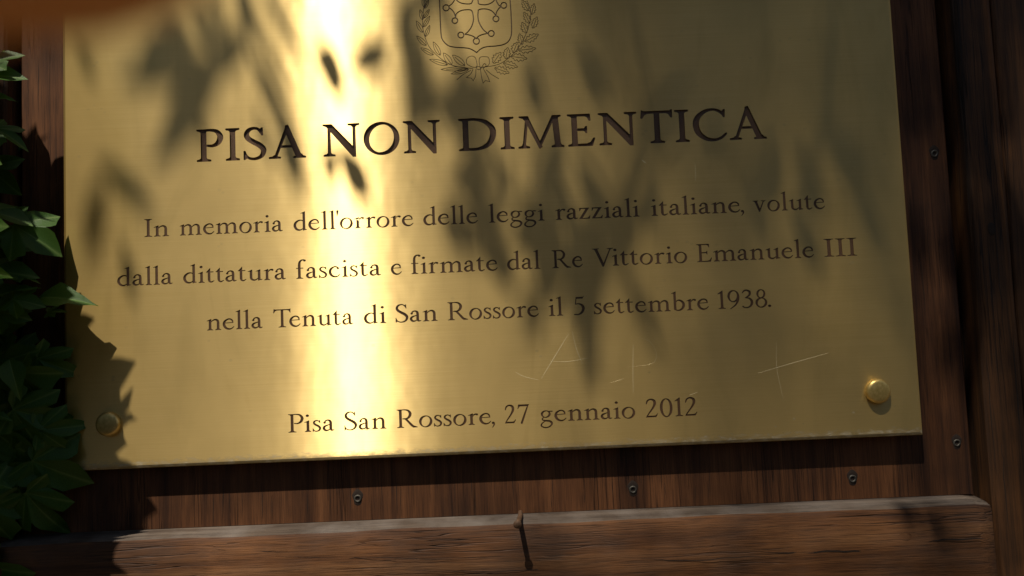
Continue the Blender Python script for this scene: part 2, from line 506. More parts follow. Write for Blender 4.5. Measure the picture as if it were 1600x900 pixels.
        p([(2, 56.5), (34, 56.5), (34, 61), (2, 61)])
    elif ch == 't':
        stem(F, 16, 14, 62); p([(10.3, 61), (6, 62.5), (21.5, 82), (21.5, 61)]); p([(2, 56.5), (36, 56.5), (36, 61), (2, 61)])
        s([(16, 18, S0), (18, 7, 9.5), (26, 2.5, 7), (38, 9, 3.5)])
    elif ch == 's':
        s([(34, 49, 3.5), (29, 57, 4.5), (20, 60, 5.5), (11, 55, 7.5), (9, 46, 8.5), (16, 37, 9.5), (28, 29, 10), (35, 18, 9.5), (31, 6, 7.5), (20, 1.5, 5.5), (11, 4, 4.5), (5, 13, 3.5)])
        p([(30, 55), (34, 61.5), (36, 61.5), (36.5, 45), (34.5, 45)]); p([(3, 18), (5, 18), (10, 5), (5, -.5), (3, -.5)])
    elif ch == 'v':
        p([(7, 60), (19.5, 60), (34, 12), (31, -2), (27, -2)]); p([(49, 60), (54, 60), (32, -2), (28, -2), (29, 8)])
        serif(F, 13, 12, 13, 12, 62, -1, br=4); serif(F, 51, 5, 12, 10, 62, -1, br=3)
    elif ch == 'z':
        p([(5, 62), (49, 62), (49, 59), (43, 55), (12, 56.5), (6, 44), (4, 44)]); p([(35, 60), (48, 60), (17, 3), (3, 1)])
        p([(4, 0), (50, 0), (53, 18), (51, 18), (43, 7), (36, 5), (10, 5)])
    elif ch == 'g':
        ell(F, 25, 42, 21, 20, 4.5, 9.5)
        s([(37, 55, 4), (45, 57, 5), (53, 56, 6)])
        s([(17, 26, 4), (9, 18, 5.5), (12, 9, 7), (26, 5.5, 9), (42, 2, 10), (50, -8, 9.5), (47, -20, 7.5), (34, -30, 6.5), (18, -31, 6.5), (5, -24, 7), (4, -13, 6.5), (12, -3, 4.5), (22, 3, 4)])
    elif ch == ',':
        F.disc(8, 6, 6.5); s([(11, 5, 8), (12, -4, 6.5), (4, -18, 2.5)])
    elif ch == '.':
        F.disc(8, 6, 7)
    elif ch == "'":
        s([(8, 101, 11), (7, 88, 7), (6, 74, 3)])
    elif ch == '0': ell(F, 26, 49, 26, 51, 5, 11.5, 0)
    elif ch == '1':
        stem(F, 22, 2, 92, 11); serif(F, 22, 11, 16, 16); p([(4, 84), (5, 82), (16.5, 85), (16.5, 80), (27.5, 80), (27.5, 102), (25, 102)])
    elif ch == '2':
        s([(6, 74, 4.5), (11, 90, 7), (24, 98, 8), (38, 92, 11), (42, 76, 11.5), (36, 56, 9), (22, 32, 6.5), (6, 6, 4)])
        p([(2, 0), (46, 0), (54, 20), (51.5, 20), (44, 10), (36, 8.5), (6, 8.5)])
    elif ch == '3':
        s([(6, 84, 4.5), (14, 95, 7), (26, 98, 8.5), (38, 88, 10.5), (36, 70, 9), (18, 56, 4)])
        s([(20, 56, 4.5), (36, 52, 8.5), (46, 35, 11.5), (42, 14, 10), (28, 2.5, 7), (13, 3, 6), (6, 9, 7)])
    elif ch == '5':
        p([(15, 100), (45, 100), (48, 105), (50, 105), (44, 90), (17, 90)]); s([(17, 97, 4), (13, 60, 4)])
        s([(13, 60, 4), (27, 62, 7), (41, 53, 10.5), (46, 35, 12), (39, 14, 10), (24, 2.5, 7), (8, 3, 6)])
    elif ch == '7':
        p([(4, 100), (54, 100), (54, 97), (49, 89.5), (14, 89.5), (8, 86), (3, 76), (.5, 76)]); s([(50, 96, 5), (36, 55, 8), (18, -1, 10)])
    elif ch == '8':
        ell(F, 27, 75, 19, 25, 5, 9); ell(F, 27, 26, 25, 28, 5, 10.5)
    elif ch == '9':
        ell(F, 25, 68, 25, 33, 5, 10.5); s([(47, 68, 10), (44, 42, 9.5), (32, 18, 7), (10, -2, 3.5)])

BOLD = {}
GC = {}
def glyph(ch, bold):
    k = (ch, bold)
    if k not in GC:
        F = Field(-14, -44, 132, 118, 1.0)
        GL(ch, F)
        loops = F.contours(.05 + bold, .16)
        xs = [q[0] for l in loops for q in l]
        GC[k] = (loops, min(xs), max(xs))
    return GC[k]

ROUND = set('OCDecoabdpg0689SQ')
def gap(a, b, title):
    if a == "'" or b == "'": return 4
    base = 9.5 if title else 6.0
    if a in 'PTVCA' or b in 'A': base -= 4
    if a in 'oecOCbDdg' or b in 'oecdgOCG': base += .5
    if b in ',.': base = 2 if a not in 'r' else 0
    if a in '0123456789' and b in '0123456789': base = 9
    if a in 'TVf' and b.islower(): base = -7 if a in 'TV' else -1
    if a in 'r' and b in 'aoe': base -= 2
    return base

TITLE = [('PISA', 307.5, 478.4, 252.3, 246.3), ('NON', 505, 688.8, 244.9, 237.3), ('DIMENTICA', 717.5, 1198.5, 236.0, 216.0)]
B1 = [('In', 225.6, 264.2), ('memoria', 280.7, 442), ("dell'orrore", 458.8, 646.3), ('delle', 661.7, 746.8), ('leggi', 763.7, 851), ('razziali', 868, 999.5), ('italiane,', 1017.5, 1163), ('volute', 1177, 1289.4)]
B2 = [('dalla', 183.3, 269.9), ('dittatura', 286.4, 446.8), ('fascista', 463, 595.5), ('e', 611, 628), ('firmate', 643, 777.9), ('dal', 792.7, 844.4), ('Re', 863.2, 910.9), ('Vittorio', 926.2, 1074.3), ('Emanuele', 1089.4, 1272.3), ('III', 1288.4, 1339.6)]
B3 = [('nella', 323, 410.5), ('Tenuta', 427.4, 551.9), ('di', 568.8, 603.6), ('San', 618.3, 683.9), ('Rossore', 700, 842.2), ('il', 857.5, 880.3), ('5', 896.9, 914.4), ('settembre', 928.4, 1107.8), ('1938.', 1122.2, 1205.3)]
B4 = [('Pisa', 450.6, 522.8), ('San', 538.3, 603.9), ('Rossore,', 620.3, 773.6), ('27', 789, 827.5), ('gennaio', 844.4, 993), ('2012', 1009.4, 1090)]
LINES = [(TITLE, .2148, .0228, 1.6, True, (307.5, 252.5, 1198, 215.7)), (B1, .1621, .01270, .2, False, (225.6, 370.5, 1289, 325.6)),
         (B2, .1278, .01270, .2, False, (183.3, 447.5, 1339, 399.4)), (B3, .0940, .01270, .2, False, (323, 515.6, 1205, 480.3)), (B4, .0203, .01270, .2, False, (450.6, 676, 1090, 648.9))]

# ------------------------------------------------------------------ engraved crest outlines, drawn in plane metres
CR0 = (.232, .235, .368, .372)
crest = {}
def cf(name):
    if name not in crest: crest[name] = Field(*CR0, .00013)
    return crest[name]
def cp(x, y):
    q = at(600 + x / 5.327, y / 5.327); return (q.x, q.z)
def cs(name, pts, w=.0005):
    P = [cp(*p) for p in pts]
    cf(name).stroke([(a, b, w) for a, b in P])
def cring(name, x, y, r, w=.0009):
    cs(name, [(x + r * math.cos(2 * math.pi * k / 14), y + r * math.sin(2 * math.pi * k / 14)) for k in range(15)], w)
def cleaf(name, b, t, w, oak=False, wd=.00042):
    b = np.array(b, float); t = np.array(t, float); d = t - b; n = np.array([-d[1], d[0]]) / np.hypot(*d)
    for sgn in (1, -1):
        pts = []
        M_ = 22 if oak else 8
        for k in range(M_ + 1):
            u = k / M_
            ww = w * math.sin(math.pi * u ** .85) ** .8
            if oak: ww *= 1 + .28 * math.sin(u * 2 * math.pi * 4.2 + 1)
            pts.append(b + d * u + n * sgn * ww)
        cs(name, pts, wd)
    cs(name, [b, b + d * .8], wd)
sw = .00085
cs('shield_outline', [(462, -330), (462, -150), (463, 0), (468, 150), (474, 270), (482, 320), (505, 355), (540, 382), (590, 393), (650, 397), (700, 402), (735, 415), (771, 438)], sw)
cs('shield_outline', [(771, 438), (805, 408), (850, 390), (930, 383), (990, 372), (1030, 350), (1055, 310), (1062, 250), (1058, 120), (1050, 0), (1046, -150), (1042, -330)], sw)
cs('shield_outline', [(462, -330), (1042, -330)], sw)
def mir(pts): return [(x, 114 - y) for x, y in pts]
X1 = [(597, 140), (600, 120), (622, 98), (660, 84), (715, 82), (735, 100), (745, 160), (732, 215), (705, 258), (676, 285)]
X2 = [(927, 130), (915, 108), (885, 85), (840, 74), (792, 80), (784, 100), (783, 150), (795, 195), (825, 245), (862, 278)]
X3 = [(676, 287), (705, 290), (740, 302), (768, 322)]
X4 = [(768, 322), (790, 300), (825, 286), (860, 279)]
X5 = [(597, 145), (585, 110), (568, 85), (545, 66)]
X6 = [(930, 132), (938, 100), (955, 72), (975, 55)]
for q in (X1, X2, X3, X4, X5, X6):
    cs('cross', q, sw); cs('cross', mir(q), sw)
for x, y, r in ((590, 172, 23), (932, 157, 24), (640, 292, 24), (893, 279, 24), (769, 343, 25)):
    cring('cross', x, y, r); cring('cross', x, 114 - y, r)
cring('cross', 517, 65, 25); cring('cross', 997, 45, 24)
cs('laurel_branch', [(350, -260), (345, -120), (333, 40), (322, 150), (325, 240), (345, 320), (380, 395), (440, 460), (520, 520), (610, 555), (740, 570)], .00045)
for b, t, w in [((322, 165), (300, 80), 16), ((335, 60), (330, -30), 17), ((333, 150), (378, 78), 13), ((328, 225), (381, 135), 15), ((345, 305), (381, 212), 15), ((322, 270), (270, 175), 19),
                ((352, 378), (272, 300), 19), ((412, 457), (305, 398), 18), ((468, 460), (410, 348), 20), ((565, 540), (495, 440), 24), ((672, 545), (570, 458), 24), ((530, 540), (380, 495), 19),
                ((700, 570), (475, 578), 17), ((705, 578), (560, 615), 16), ((338, 70), (372, 0), 12), ((340, -20), (392, -95), 15), ((340, -60), (300, -150), 17), ((346, -120), (400, -200), 15)]:
    cleaf('laurel_branch', b, t, w)
cs('oak_branch', [(1120, -260), (1150, -120), (1190, 0), (1222, 110), (1200, 230), (1160, 330), (1100, 420), (1030, 490), (940, 540), (800, 562)], .00045)
for b, t, w in [((1200, 90), (1150, 0), 22), ((1228, 120), (1250, 30), 22), ((1212, 195), (1165, 100), 22), ((1238, 235), (1275, 140), 22), ((1185, 275), (1150, 185), 24), ((1175, 345), (1285, 285), 26),
                ((1150, 370), (1128, 280), 22), ((1120, 420), (1265, 402), 26), ((1075, 440), (1110, 350), 26), ((1060, 470), (1190, 488), 28), ((1015, 490), (1030, 395), 26), ((995, 525), (1112, 558), 26),
                ((910, 525), (972, 435), 30), ((922, 565), (1042, 608), 26), ((1180, -20), (1215, -110), 24), ((1150, -80), (1100, -160), 24)]:
    cleaf('oak_branch', b, t, w, True)
for q in ([(770, 560), (730, 555), (690, 530), (690, 490), (720, 468), (755, 475), (772, 520), (770, 560)],
          [(800, 555), (792, 510), (800, 478), (835, 472), (870, 480), (876, 530), (850, 555), (812, 562)],
          [(805, 575), (820, 548), (836, 530), (850, 545), (825, 572)],
          [(768, 555), (775, 578)], [(775, 578), (802, 578)], [(802, 578), (800, 555)], [(800, 555), (768, 555)],
          [(765, 575), (762, 630), (742, 672)], [(742, 672), (728, 650)], [(728, 650), (685, 645)], [(685, 645), (722, 615), (740, 577)],
          [(803, 577), (812, 640), (825, 692)], [(825, 692), (845, 670)], [(845, 670), (881, 680)], [(881, 680), (860, 630), (830, 577)],
          [(722, 585), (660, 620), (608, 662)], [(850, 582), (900, 622), (955, 655)]):
    cs('ribbon_bow', q, .00045)

# ------------------------------------------------------------------ the brass plaque
PW, PH, PT, CH = .600, .430, .0030, .0022
plaque = link('memorial_plaque', None, None, (0, 0, 0))
tag(plaque, 'brushed brass memorial plaque engraved with a crest and Italian text, mounted on dark wood', 'plaque')

holes = []        # loops in plate coordinates with their depth
placed = []
def tri_fill(loops, y, wall_to=None):
    vs = []; es = []
    for l in loops:
        b = len(vs); vs += [Vector(q) for q in l]; es += [(b + i, b + (i + 1) % len(l)) for i in range(len(l))]
    r = delaunay_2d_cdt(vs, es, [], 0, 1e-9)
    cons = {frozenset(e) for e, o in zip(r[1], r[4]) if len(o)}
    e2f = {}
    for fi, f in enumerate(r[2]):
        for i in range(len(f)): e2f.setdefault(frozenset((f[i], f[(i + 1) % len(f)])), []).append(fi)
    state = {}
    for e, fs in e2f.items():          # flood the triangles inward from the hull, crossing an outline flips in and out
        if len(fs) == 1 and fs[0] not in state:
            state[fs[0]] = e in cons
            todo = [fs[0]]
            while todo:
                c = todo.pop(); f = r[2][c]
                for i in range(len(f)):
                    k = frozenset((f[i], f[(i + 1) % len(f)]))
                    for q in e2f[k]:
                        if q not in state:
                            state[q] = state[c] ^ (k in cons); todo.append(q)
    return r[0], [f for fi, f in enumerate(r[2]) if state.get(fi)]

letter_mesh = {}
def letter_data(ch, bold):
    k = (ch, bold)
    if k not in letter_mesh:
        loops = glyph(ch, bold)[0]
        v2, f2 = tri_fill(loops, 0)
        letter_mesh[k] = mesh('letter_' + {',': 'comma', '.': 'stop', "'": 'apostrophe'}.get(ch, ch), [(a.x, 0, a.y) for a in v2], f2, M['paint'])
    return letter_mesh[k]

for words, zb, cap, bold, title, bl in LINES:
    dep = .0011 if title else .00040
    for w in words:
        txt, ul, ur = w[:3]
        v_of = lambda u: bl[1] + (bl[3] - bl[1]) * (u - bl[0]) / (bl[2] - bl[0])
        xl = at(ul, v_of(ul)).x; xr = at(ur, v_of(ur)).x
        pen = 0; items = []
        for i, ch in enumerate(txt):
            loops, a, b = glyph(ch, bold)
            if i: pen += gap(txt[i - 1], ch, title)
            items.append((ch, pen - a)); pen += b - a
        sx = (xr - xl) / pen; sz = cap / 100
        for ch, x in items:
            nm = {',': 'comma', '.': 'full_stop', "'": 'apostrophe'}.get(ch, 'numeral' if ch.isdigit() else 'letter')
            o = link(nm, letter_data(ch, bold), plaque, (xl + x * sx, dep, zb))
            o.scale = (sx, 1, sz)
            for l in glyph(ch, bold)[0]:
                holes.append(([(xl + (x + q[0]) * sx, zb + q[1] * sz) for q in l], dep))

# crest: every line a groove; the parts of the design are separate inlays
allf = Field(*CR0, .00013)
for nm, F in crest.items():
    allf.F = np.minimum(allf.F, F.F)
for l in allf.contours(0, .000014): holes.append((l, .0003))
for i, (nm, F) in enumerate(crest.items()):
    lp = F.contours(.00004, .000014)
    v2, f2 = tri_fill(lp, 0)
    link(nm, mesh(nm, [(a.x, .0003 + i * .00001, a.y) for a in v2], f2, M['line']), plaque)

outer = [(CH, CH), (PW - CH, CH), (PW - CH, PH - CH), (CH, PH - CH)]
v2, f2 = tri_fill([outer] + [h for h, d in holes], 0)
V = [(a.x, 0, a.y) for a in v2]; Fc = [tuple(f) for f in f2]
if True:   # face the viewer
    a, b, c = (Vector(V[i]) for i in Fc[0][:3])
    if (b - a).cross(c - a).y > 0: Fc = [f[::-1] for f in Fc]
ring = [[(x, 0, z) for x, z in outer],
        [(.0006, .0006, .0006), (PW - .0006, .0006, .0006), (PW - .0006, .0006, PH - .0006), (.0006, .0006, PH - .0006)],
        [(0, .0016, 0), (PW, .0016, 0), (PW, .0016, PH), (0, .0016, PH)], [(0, PT, 0), (PW, PT, 0), (PW, PT, PH), (0, PT, PH)]]
b = len(V)
for r_ in ring: V += r_
for k in range(3):
    for i in range(4):
        Fc.append((b + k * 4 + i, b + (k + 1) * 4 + i, b + (k + 1) * 4 + (i + 1) % 4, b + k * 4 + (i + 1) % 4))
Fc.append((b + 12, b + 15, b + 14, b + 13)[::-1])
link('plate', mesh('plate', V, Fc, M['brass']), plaque)
WV = []; WF = []
for l, d in holes:
    b = len(WV); n = len(l)
    WV += [(x, 0, z) for x, z in l] + [(x, d + .0001, z) for x, z in l]
    WF += [(b + i, b + (i + 1) % n, b + n + (i + 1) % n, b + n + i) for i in range(n)]
tag(link('engraved_edge', mesh('engraved_edge', WV, WF, M['wall']), plaque), kind='stuff')

def lathe(name, prof, seg, mat, axis='y', smooth=True):
    """prof: (radius, height towards the viewer)"""
    V = []; Fs = []
    for r, h in prof:
        for k in range(seg):
            a = 2 * math.pi * k / seg
            V.append((r * math.cos(a), -h, r * math.sin(a)))
    for j in range(len(prof) - 1):
        for k in range(seg):
            Fs.append((j * seg + k, j * seg + (k + 1) % seg, (j + 1) * seg + (k + 1) % seg, (j + 1) * seg + k))
    V.append((0, -prof[-1][1], 0)); c = len(V) - 1; b = (len(prof) - 1) * seg
    for k in range(seg): Fs.append((b + k, b + (k + 1) % seg, c))
    return mesh(name, V, Fs, mat, smooth)
cap_me = lathe('screw_cap', [(.0085, -.0002), (.0085, .0016), (.0083, .0028), (.0077, .0037), (.0069, .0042), (.0060, .0044), (.0040, .0046), (.0020, .0047)], 48, M['bolt'])
for (x, z) in ((at(1370, 611).x, at(1370, 611).z), (at(171, 662).x, at(171, 662).z), (at(1370, 611).x, PH - .03), (.035, PH - .03)):
    link('screw_cap', cap_me, plaque, (x, 0, z))
    
def scratch(pts, w=.00030):
    P = [at(*p) for p in pts]
    C = catmull([(p.x, p.z, w * (1.0 if 0 < i < len(P) - 1 else .35)) for i, p in enumerate(P)], .002)
    V = []; Fs = []
    for i, c in enumerate(C):
        d = (C[min(i + 1, len(C) - 1)] - C[max(i - 1, 0)])[:2]; d /= max(np.hypot(*d), 1e-9)
        ww = w * .5 * (.35 + .65 * math.sin(math.pi * min(1, max(0, (i + .5) / len(C)))) )
        V += [(c[0] - d[1] * ww, -.00002, c[1] + d[0] * ww), (c[0], -.00006, c[1]), (c[0] + d[1] * ww, -.00002, c[1] - d[0] * ww)]
    for i in range(len(C) - 1):
        for k in (0, 1): Fs.append((3 * i + k, 3 * i + k + 1, 3 * i + k + 4, 3 * i + k + 3))
    link('scratch', mesh('scratch', V, Fs, M['scratch']), plaque)
def zc(x, y): return (780 + x / 2.857, 500 + y / 2.857)
scratch([zc(310, 62), zc(250, 160), zc(188, 262)], .0004)
scratch([zc(325, 50), zc(345, 130), zc(372, 195)])
scratch([zc(225, 183), zc(300, 186), zc(398, 170)], .0003)
scratch([zc(72, 232), zc(110, 252), zc(175, 268)])
scratch([zc(598, 108), zc(597, 220), zc(598, 328)], .0003)
scratch([zc(605, 75), zc(670, 95), zc(702, 150), zc(680, 195), zc(575, 210)], .00012)
scratch([zc(500, 280), zc(555, 262)], .00015)
scratch([zc(1155, 238), zc(1310, 192), zc(1470, 147)], .00038)
scratch([zc(1237, 100), zc(1240, 220), zc(1268, 352)], .00022)
scratch([zc(850, 336), zc(885, 322)])
scratch([(1086, 255), (1087, 283)], .0002); scratch([(1003, 250), (1009, 255)], .0005)

# ------------------------------------------------------------------ timber behind and around the plaque
def box(name, x0, x1, y0, y1, z0, z1, mat, parent=None, bev=.0015, jit=0, nseg=24, axis='z', loc=None):
    """board with softened, slightly uneven arrises; y0 is the face towards the viewer"""
    L0, L1 = (z0, z1) if axis == 'z' else (x0, x1)
    A0, A1 = (x0, x1) if axis == 'z' else (z0, z1)
    r2 = random.Random(hash(name) % 1000 + int(A0 * 1e4))
    V = []; Fs = []
    prof = [(A0, y1, 0, 0), (A0, y0 + bev, 0, 1), (A0 + bev * .4, y0 + bev * .3, 1, 1), (A0 + bev, y0, 1, 1), (A1 - bev, y0, -1, 1), (A1 - bev * .4, y0 + bev * .3, -1, 1), (A1, y0 + bev, 0, 1), (A1, y1, 0, 0)]
    for s in range(nseg + 1):
        t = s / nseg; l = L0 + (L1 - L0) * t
        e = [(r2.random() - .5) * jit for _ in prof]
        for (a, y, da, dy), j in zip(prof, e):
            a2 = a + j * (1 if da or dy else 0); y2 = y + j * dy * .6
            V.append((a2, y2, l) if axis == 'z' else (l, y2, a2))
    n = len(prof)
    for s in range(nseg):
        for k in range(n):
            q = (s * n + k, s * n + (k + 1) % n, (s + 1) * n + (k + 1) % n, (s + 1) * n + k)
            Fs.append(q)
    Fs.append(tuple(range(n))); Fs.append(tuple(nseg * n + k for k in range(n))[::-1])
    if loc: V = [(a - loc[0], b_ - loc[1], c - loc[2]) for a, b_, c in V]
    return link(name, mesh(name, V, Fs, mat), parent, loc or (0, 0, 0))

WALL = .0100
BTOP = at(1000, 793, -WALL).z                # top of the lower beam where it meets the panel
pxl = at(33, 250, -WALL).x; pxr = at(1497, 450, -WALL).x
panel = link('backing_panel', None, None, (0, 0, 0))
tag(panel, 'dark stained upright wooden backing panel right behind the brass plaque, held by steel screws', 'panel')
joints = [pxl, .155, .318, .47, pxr]
boards = [box('board', pxl, pxr, WALL, WALL + .022, BTOP - .0005, .62, M['panel'], panel, .0012, .0002, 30)]
# narrow splits standing open in the panel's face are cut as thin dark grooves
def groove(pts, y, w, parent, name='split'):
    V = []; Fs = []
    for i, (x, z) in enumerate(pts):
        k = w * math.sin(math.pi * (i + .15) / (len(pts) - .7)) ** .7
        a, b = pts[max(i - 1, 0)], pts[min(i + 1, len(pts) - 1)]
        d = Vector((b[0] - a[0], b[1] - a[1])).normalized()
        V += [(x - d.y * k / 2, y - .0001, z + d.x * k / 2), (x, y - .00005, z), (x + d.y * k / 2, y - .0001, z - d.x * k / 2)]
    for i in range(len(pts) - 1):
        for k in (0, 1): Fs.append((3 * i + k, 3 * i + k + 1, 3 * i + k + 4, 3 * i + k + 3))
    return link(name, mesh(name, V, Fs, M['hole']), parent)

def screw(x, z, y, parent, r=.0032, rot=.3):
    V = []; Fs = []
    sc_ = link('screw', lathe('screw', [(r, -.0004), (r * 1.02, .0002), (r * .85, .0006), (r * .55, .0004), (r * .5, -.0003)], 24, M['steel']), parent, (x, y - .0002, z))
    sc_.rotation_euler = (.1, rot, .0)
    hl = lathe('screw_recess', [(r * 1.9, -.0001), (r * 1.75, .00012), (r * 1.0, .0001)], 20, M['hole'])
    for v in hl.vertices:
        v.co.x *= .72 + .12 * math.sin(v.co.z * 900); v.co.z *= 1.15
    link('screw_recess', hl, parent, (x, y - .00002, z + r * .3))
for u, v in ((559, 779), (989, 765), (1332, 748)):
    q = at(u, v, -WALL); screw(q.x, q.z, WALL, panel, .0027, rng.random())
for u, v in ((1460, 240), (1495, 692)):
    q = at(u, v, -WALL); screw(q.x, q.z, WALL, panel, .0026, rng.random())
for k in range(46):
    x = rng.uniform(.02, .60); z0 = BTOP + rng.uniform(0, .018); ln = rng.uniform(.008, .035)
    groove([(x + rng.uniform(-1, 1) * .0002, z0 + ln * i / 6) for i in range(7)], WALL, rng.uniform(.00018, .00045), panel)
for u, v, ln in ((60, 130, .04), (44, 150, .03), (78, 180, .07), (88, 260, .06), (1450, 380, .06), (1442, 440, .05), (1485, 560, .05)):
    q = at(u, v, -WALL)
    groove([(q.x + rng.uniform(-1, 1) * .0002, q.z + ln * (i / 8 - .5)) for i in range(9)], WALL, .0004, panel)

# posts left and right, beyond a dark gap
gr0 = at(1527, 450, 0).x
post_r = link('wooden_post', None)
tag(post_r, 'dark cracked wooden post along the right side, with patches of sun', 'post')
qa = at(1575, 300, 0).x
box('plank', gr0, qa - .0003, -.001, .05, -.45, .62, M['post'], post_r, .004, .0012, 26)
box('plank', qa + .0003, qa + .11, .0005, .05, -.45, .62, M['post'], post_r, .002, .0008, 26)
for u, v, ln, w in ((1553, 250, .10, .0005), (1560, 420, .12, .0007), (1548, 640, .09, .0005), (1590, 620, .10, .001), (1570, 760, .06, .0006)):
    q = at(u, v, .001); groove([(q.x + rng.uniform(-1, 1) * .0006, q.z + ln * (i / 10 - .5)) for i in range(11)], -.0012 , w, post_r)
kq = at(1549, 358, .001)
kn = lathe('knot', [(.0038, -.0004), (.0034, .0004), (.0018, .0002)], 18, M['hole'])
for v in kn.vertices: v.co.z *= 1.35; v.co.x *= .8
link('knot', kn, post_r, (kq.x, -.001, kq.z))
post_l = link('wooden_post', None)
tag(post_l, 'dark wooden post at the left edge behind the ivy', 'post')
gl = at(9, 150, 0).x
box('plank', gl - .12, gl, -.001, .05, -.45, .62, M['post'], post_l, .003, .001, 26)

# lower beam, its grey top ledge facing the sky
PRO = .020
beam = link('wooden_beam', None)
tag(beam, 'brown wooden beam with weathered grey top edge running below the plaque', 'beam')
bxr = at(1542, 830, .0).x
nb = 60; V = []; Fs = []
yb = WALL + .03
ch = .010
prof = [(yb, BTOP - .0008), (WALL - .0003, BTOP - .0008), (WALL - PRO + .006, BTOP - .0022), (WALL - PRO + .0015, BTOP - .0038), (WALL - PRO, BTOP - .0065), (WALL - PRO - .0004, BTOP - .03), (WALL - PRO, BTOP - .14), (yb, BTOP - .14)]
r3 = random.Random(5)
x0b = gl - .001; x1b = bxr
def beam_piece(name, ks, mat, dy=0):
    V = []; Fs = []; r3 = random.Random(11)
    for s in range(nb + 1):
        t = s / nb; x = x0b + (x1b - x0b) * t
        round_ = max(0, (x - (x1b - .012)) / .012) ** 2
        wob = .0006 * math.sin(x * 31) + .0004 * math.sin(x * 83 + 1)
        for k in ks:
            y, z = prof[k]
            f = 1 if 2 <= k <= 5 else 0
            V.append((x, y + f * (wob + round_ * .002), z + (wob * .4 * f) - round_ * .0015 * (1 if k <= 4 else 0)))
    n = len(ks)
    for s in range(nb):
        for k in range(n - 1): Fs.append((s * n + k, (s + 1) * n + k, (s + 1) * n + k + 1, s * n + k + 1))
    Fs.append(tuple(range(n))) ; Fs.append(tuple(nb * n + k for k in range(n))[::-1])
    return link(name, mesh(name, V, Fs, mat, True), beam)
beam_piece('top_edge', [0, 1, 2, 3], M['ledge'])
beam_piece('face', [3, 4, 5, 6, 7], M['beam'])
for pts, w in (([(1180, 862), (1240, 864), (1300, 861), (1350, 862), (1390, 866), (1450, 860)], .0011), ([(1450, 846), (1480, 843), (1515, 842), (1540, 840)], .0012), ([(1000, 872), (1080, 876), (1160, 870), (1230, 871)], .0006),
               ([(430, 868), (520, 872), (600, 871), (700, 874), (760, 869)], .0004), ([(620, 890), (760, 893), (850, 889), (930, 890)], .0005), ([(330, 858), (400, 862), (450, 860)], .0004)):
    P = [at(u, v, -(WALL - PRO - .0004)) for u, v in pts]
    C = catmull([(p.x, p.z, 1) for p in P], .004)
    groove([(c[0], c[1] + rng.uniform(-1, 1) * .0003) for c in C], WALL - PRO - .0006, w, beam)
kq = at(1412, 838, .01)
kn = lathe('knot', [(.009, -.0006), (.0075, .0003), (.0055, -.0001), (.0035, .0006), (.001, .0002)], 22, M['beam'])
for v in kn.vertices: v.co.z *= .75 + .12 * math.sin(v.co.x * 700); v.co.x *= 1.3
link('knot', kn, beam, (kq.x, WALL - PRO - .0006, kq.z))

back = box('dark_boarding', -.45, 1.1, .055, .075, -.46, .66, M['post'])
tag(back, 'dark boarding seen through the narrow gaps beside the posts', 'boarding')

# nail sticking out over the ledge: its shadow runs down the beam
nq = at(813, 801, -WALL)
nail = link('rusty_nail', None, None, (nq.x, WALL, nq.z))
tag(nail, 'thin rusty nail sticking out above the beam below the plaque centre', 'nail')
def tube(name, pts, rad, mat, parent, seg=10, loc=(0, 0, 0)):
    V = []; Fs = []
    P = [Vector(p) for p in pts]
    for i, p in enumerate(P):
        d = (P[min(i + 1, len(P) - 1)] - P[max(i - 1, 0)]).normalized()
        a = d.orthogonal().normalized() if i == 0 else (a - d * a.dot(d)).normalized()
        b_ = d.cross(a); r = rad[i] if isinstance(rad, (list, tuple)) else rad
        for k in range(seg):
            t = 2 * math.pi * k / seg
            V.append(p + (a * math.cos(t) + b_ * math.sin(t)) * r)
    for i in range(len(P) - 1):
        for k in range(seg): Fs.append((i * seg + k, i * seg + (k + 1) % seg, (i + 1) * seg + (k + 1) % seg, (i + 1) * seg + k))
    Fs.append(tuple(range(seg))[::-1]); Fs.append(tuple((len(P) - 1) * seg + k for k in range(seg)))
    return link(name, mesh(name, V, Fs, mat, True), parent, loc)
NL = .033
tube('shaft', [(0, .012, .0002), (0, -.010, 0), (-.0012, -.024, 0), (-.0022, -NL, -.0006)], .0017, M['nail'], nail, 12)
tube('head', [(-.0022, -NL + .0002, -.0006), (-.0022, -NL - .0004, -.0006), (-.0022, -NL - .0012, -.0007)], [.0026, .0029, .0022], M['nail'], nail, 16)

# ------------------------------------------------------------------ leaves
def leaf_mesh(name, outline, mat, fold=.25, curl=.25, wav=.04, nr=4):
    """outline: half profile [(t along, half width)] for t in 0..1; unit length along +Z, face towards -Y. UV.x = distance from the midrib"""
    V = []; Fs = []; U = []
    n = len(outline)
    for sgn in (-1, 1):
        b = len(V)
        for i, (t, w) in enumerate(outline):
            for k in range(nr + 1):
                q = k / nr
                x = sgn * w * q
                y = -fold * w * q * .9 + curl * (t - .4) ** 2 + wav * math.sin(t * 17 + sgn) * q * q
                zt = t if isinstance(t, float) or isinstance(t, int) else t
                V.append((x, y, zt)); U.append((q * max(w * 3, .25), t))
        for i in range(n - 1):
            for k in range(nr):
                f = (b + i * (nr + 1) + k, b + i * (nr + 1) + k + 1, b + (i + 1) * (nr + 1) + k + 1, b + (i + 1) * (nr + 1) + k)
                Fs.append(f if sgn > 0 else f[::-1])
    me = mesh(name, V, Fs, mat, True)
    uv = me.uv_layers.new(name='UVMap')
    for lp in me.loops: uv.data[lp.index].uv = U[lp.vertex_index]
    return me

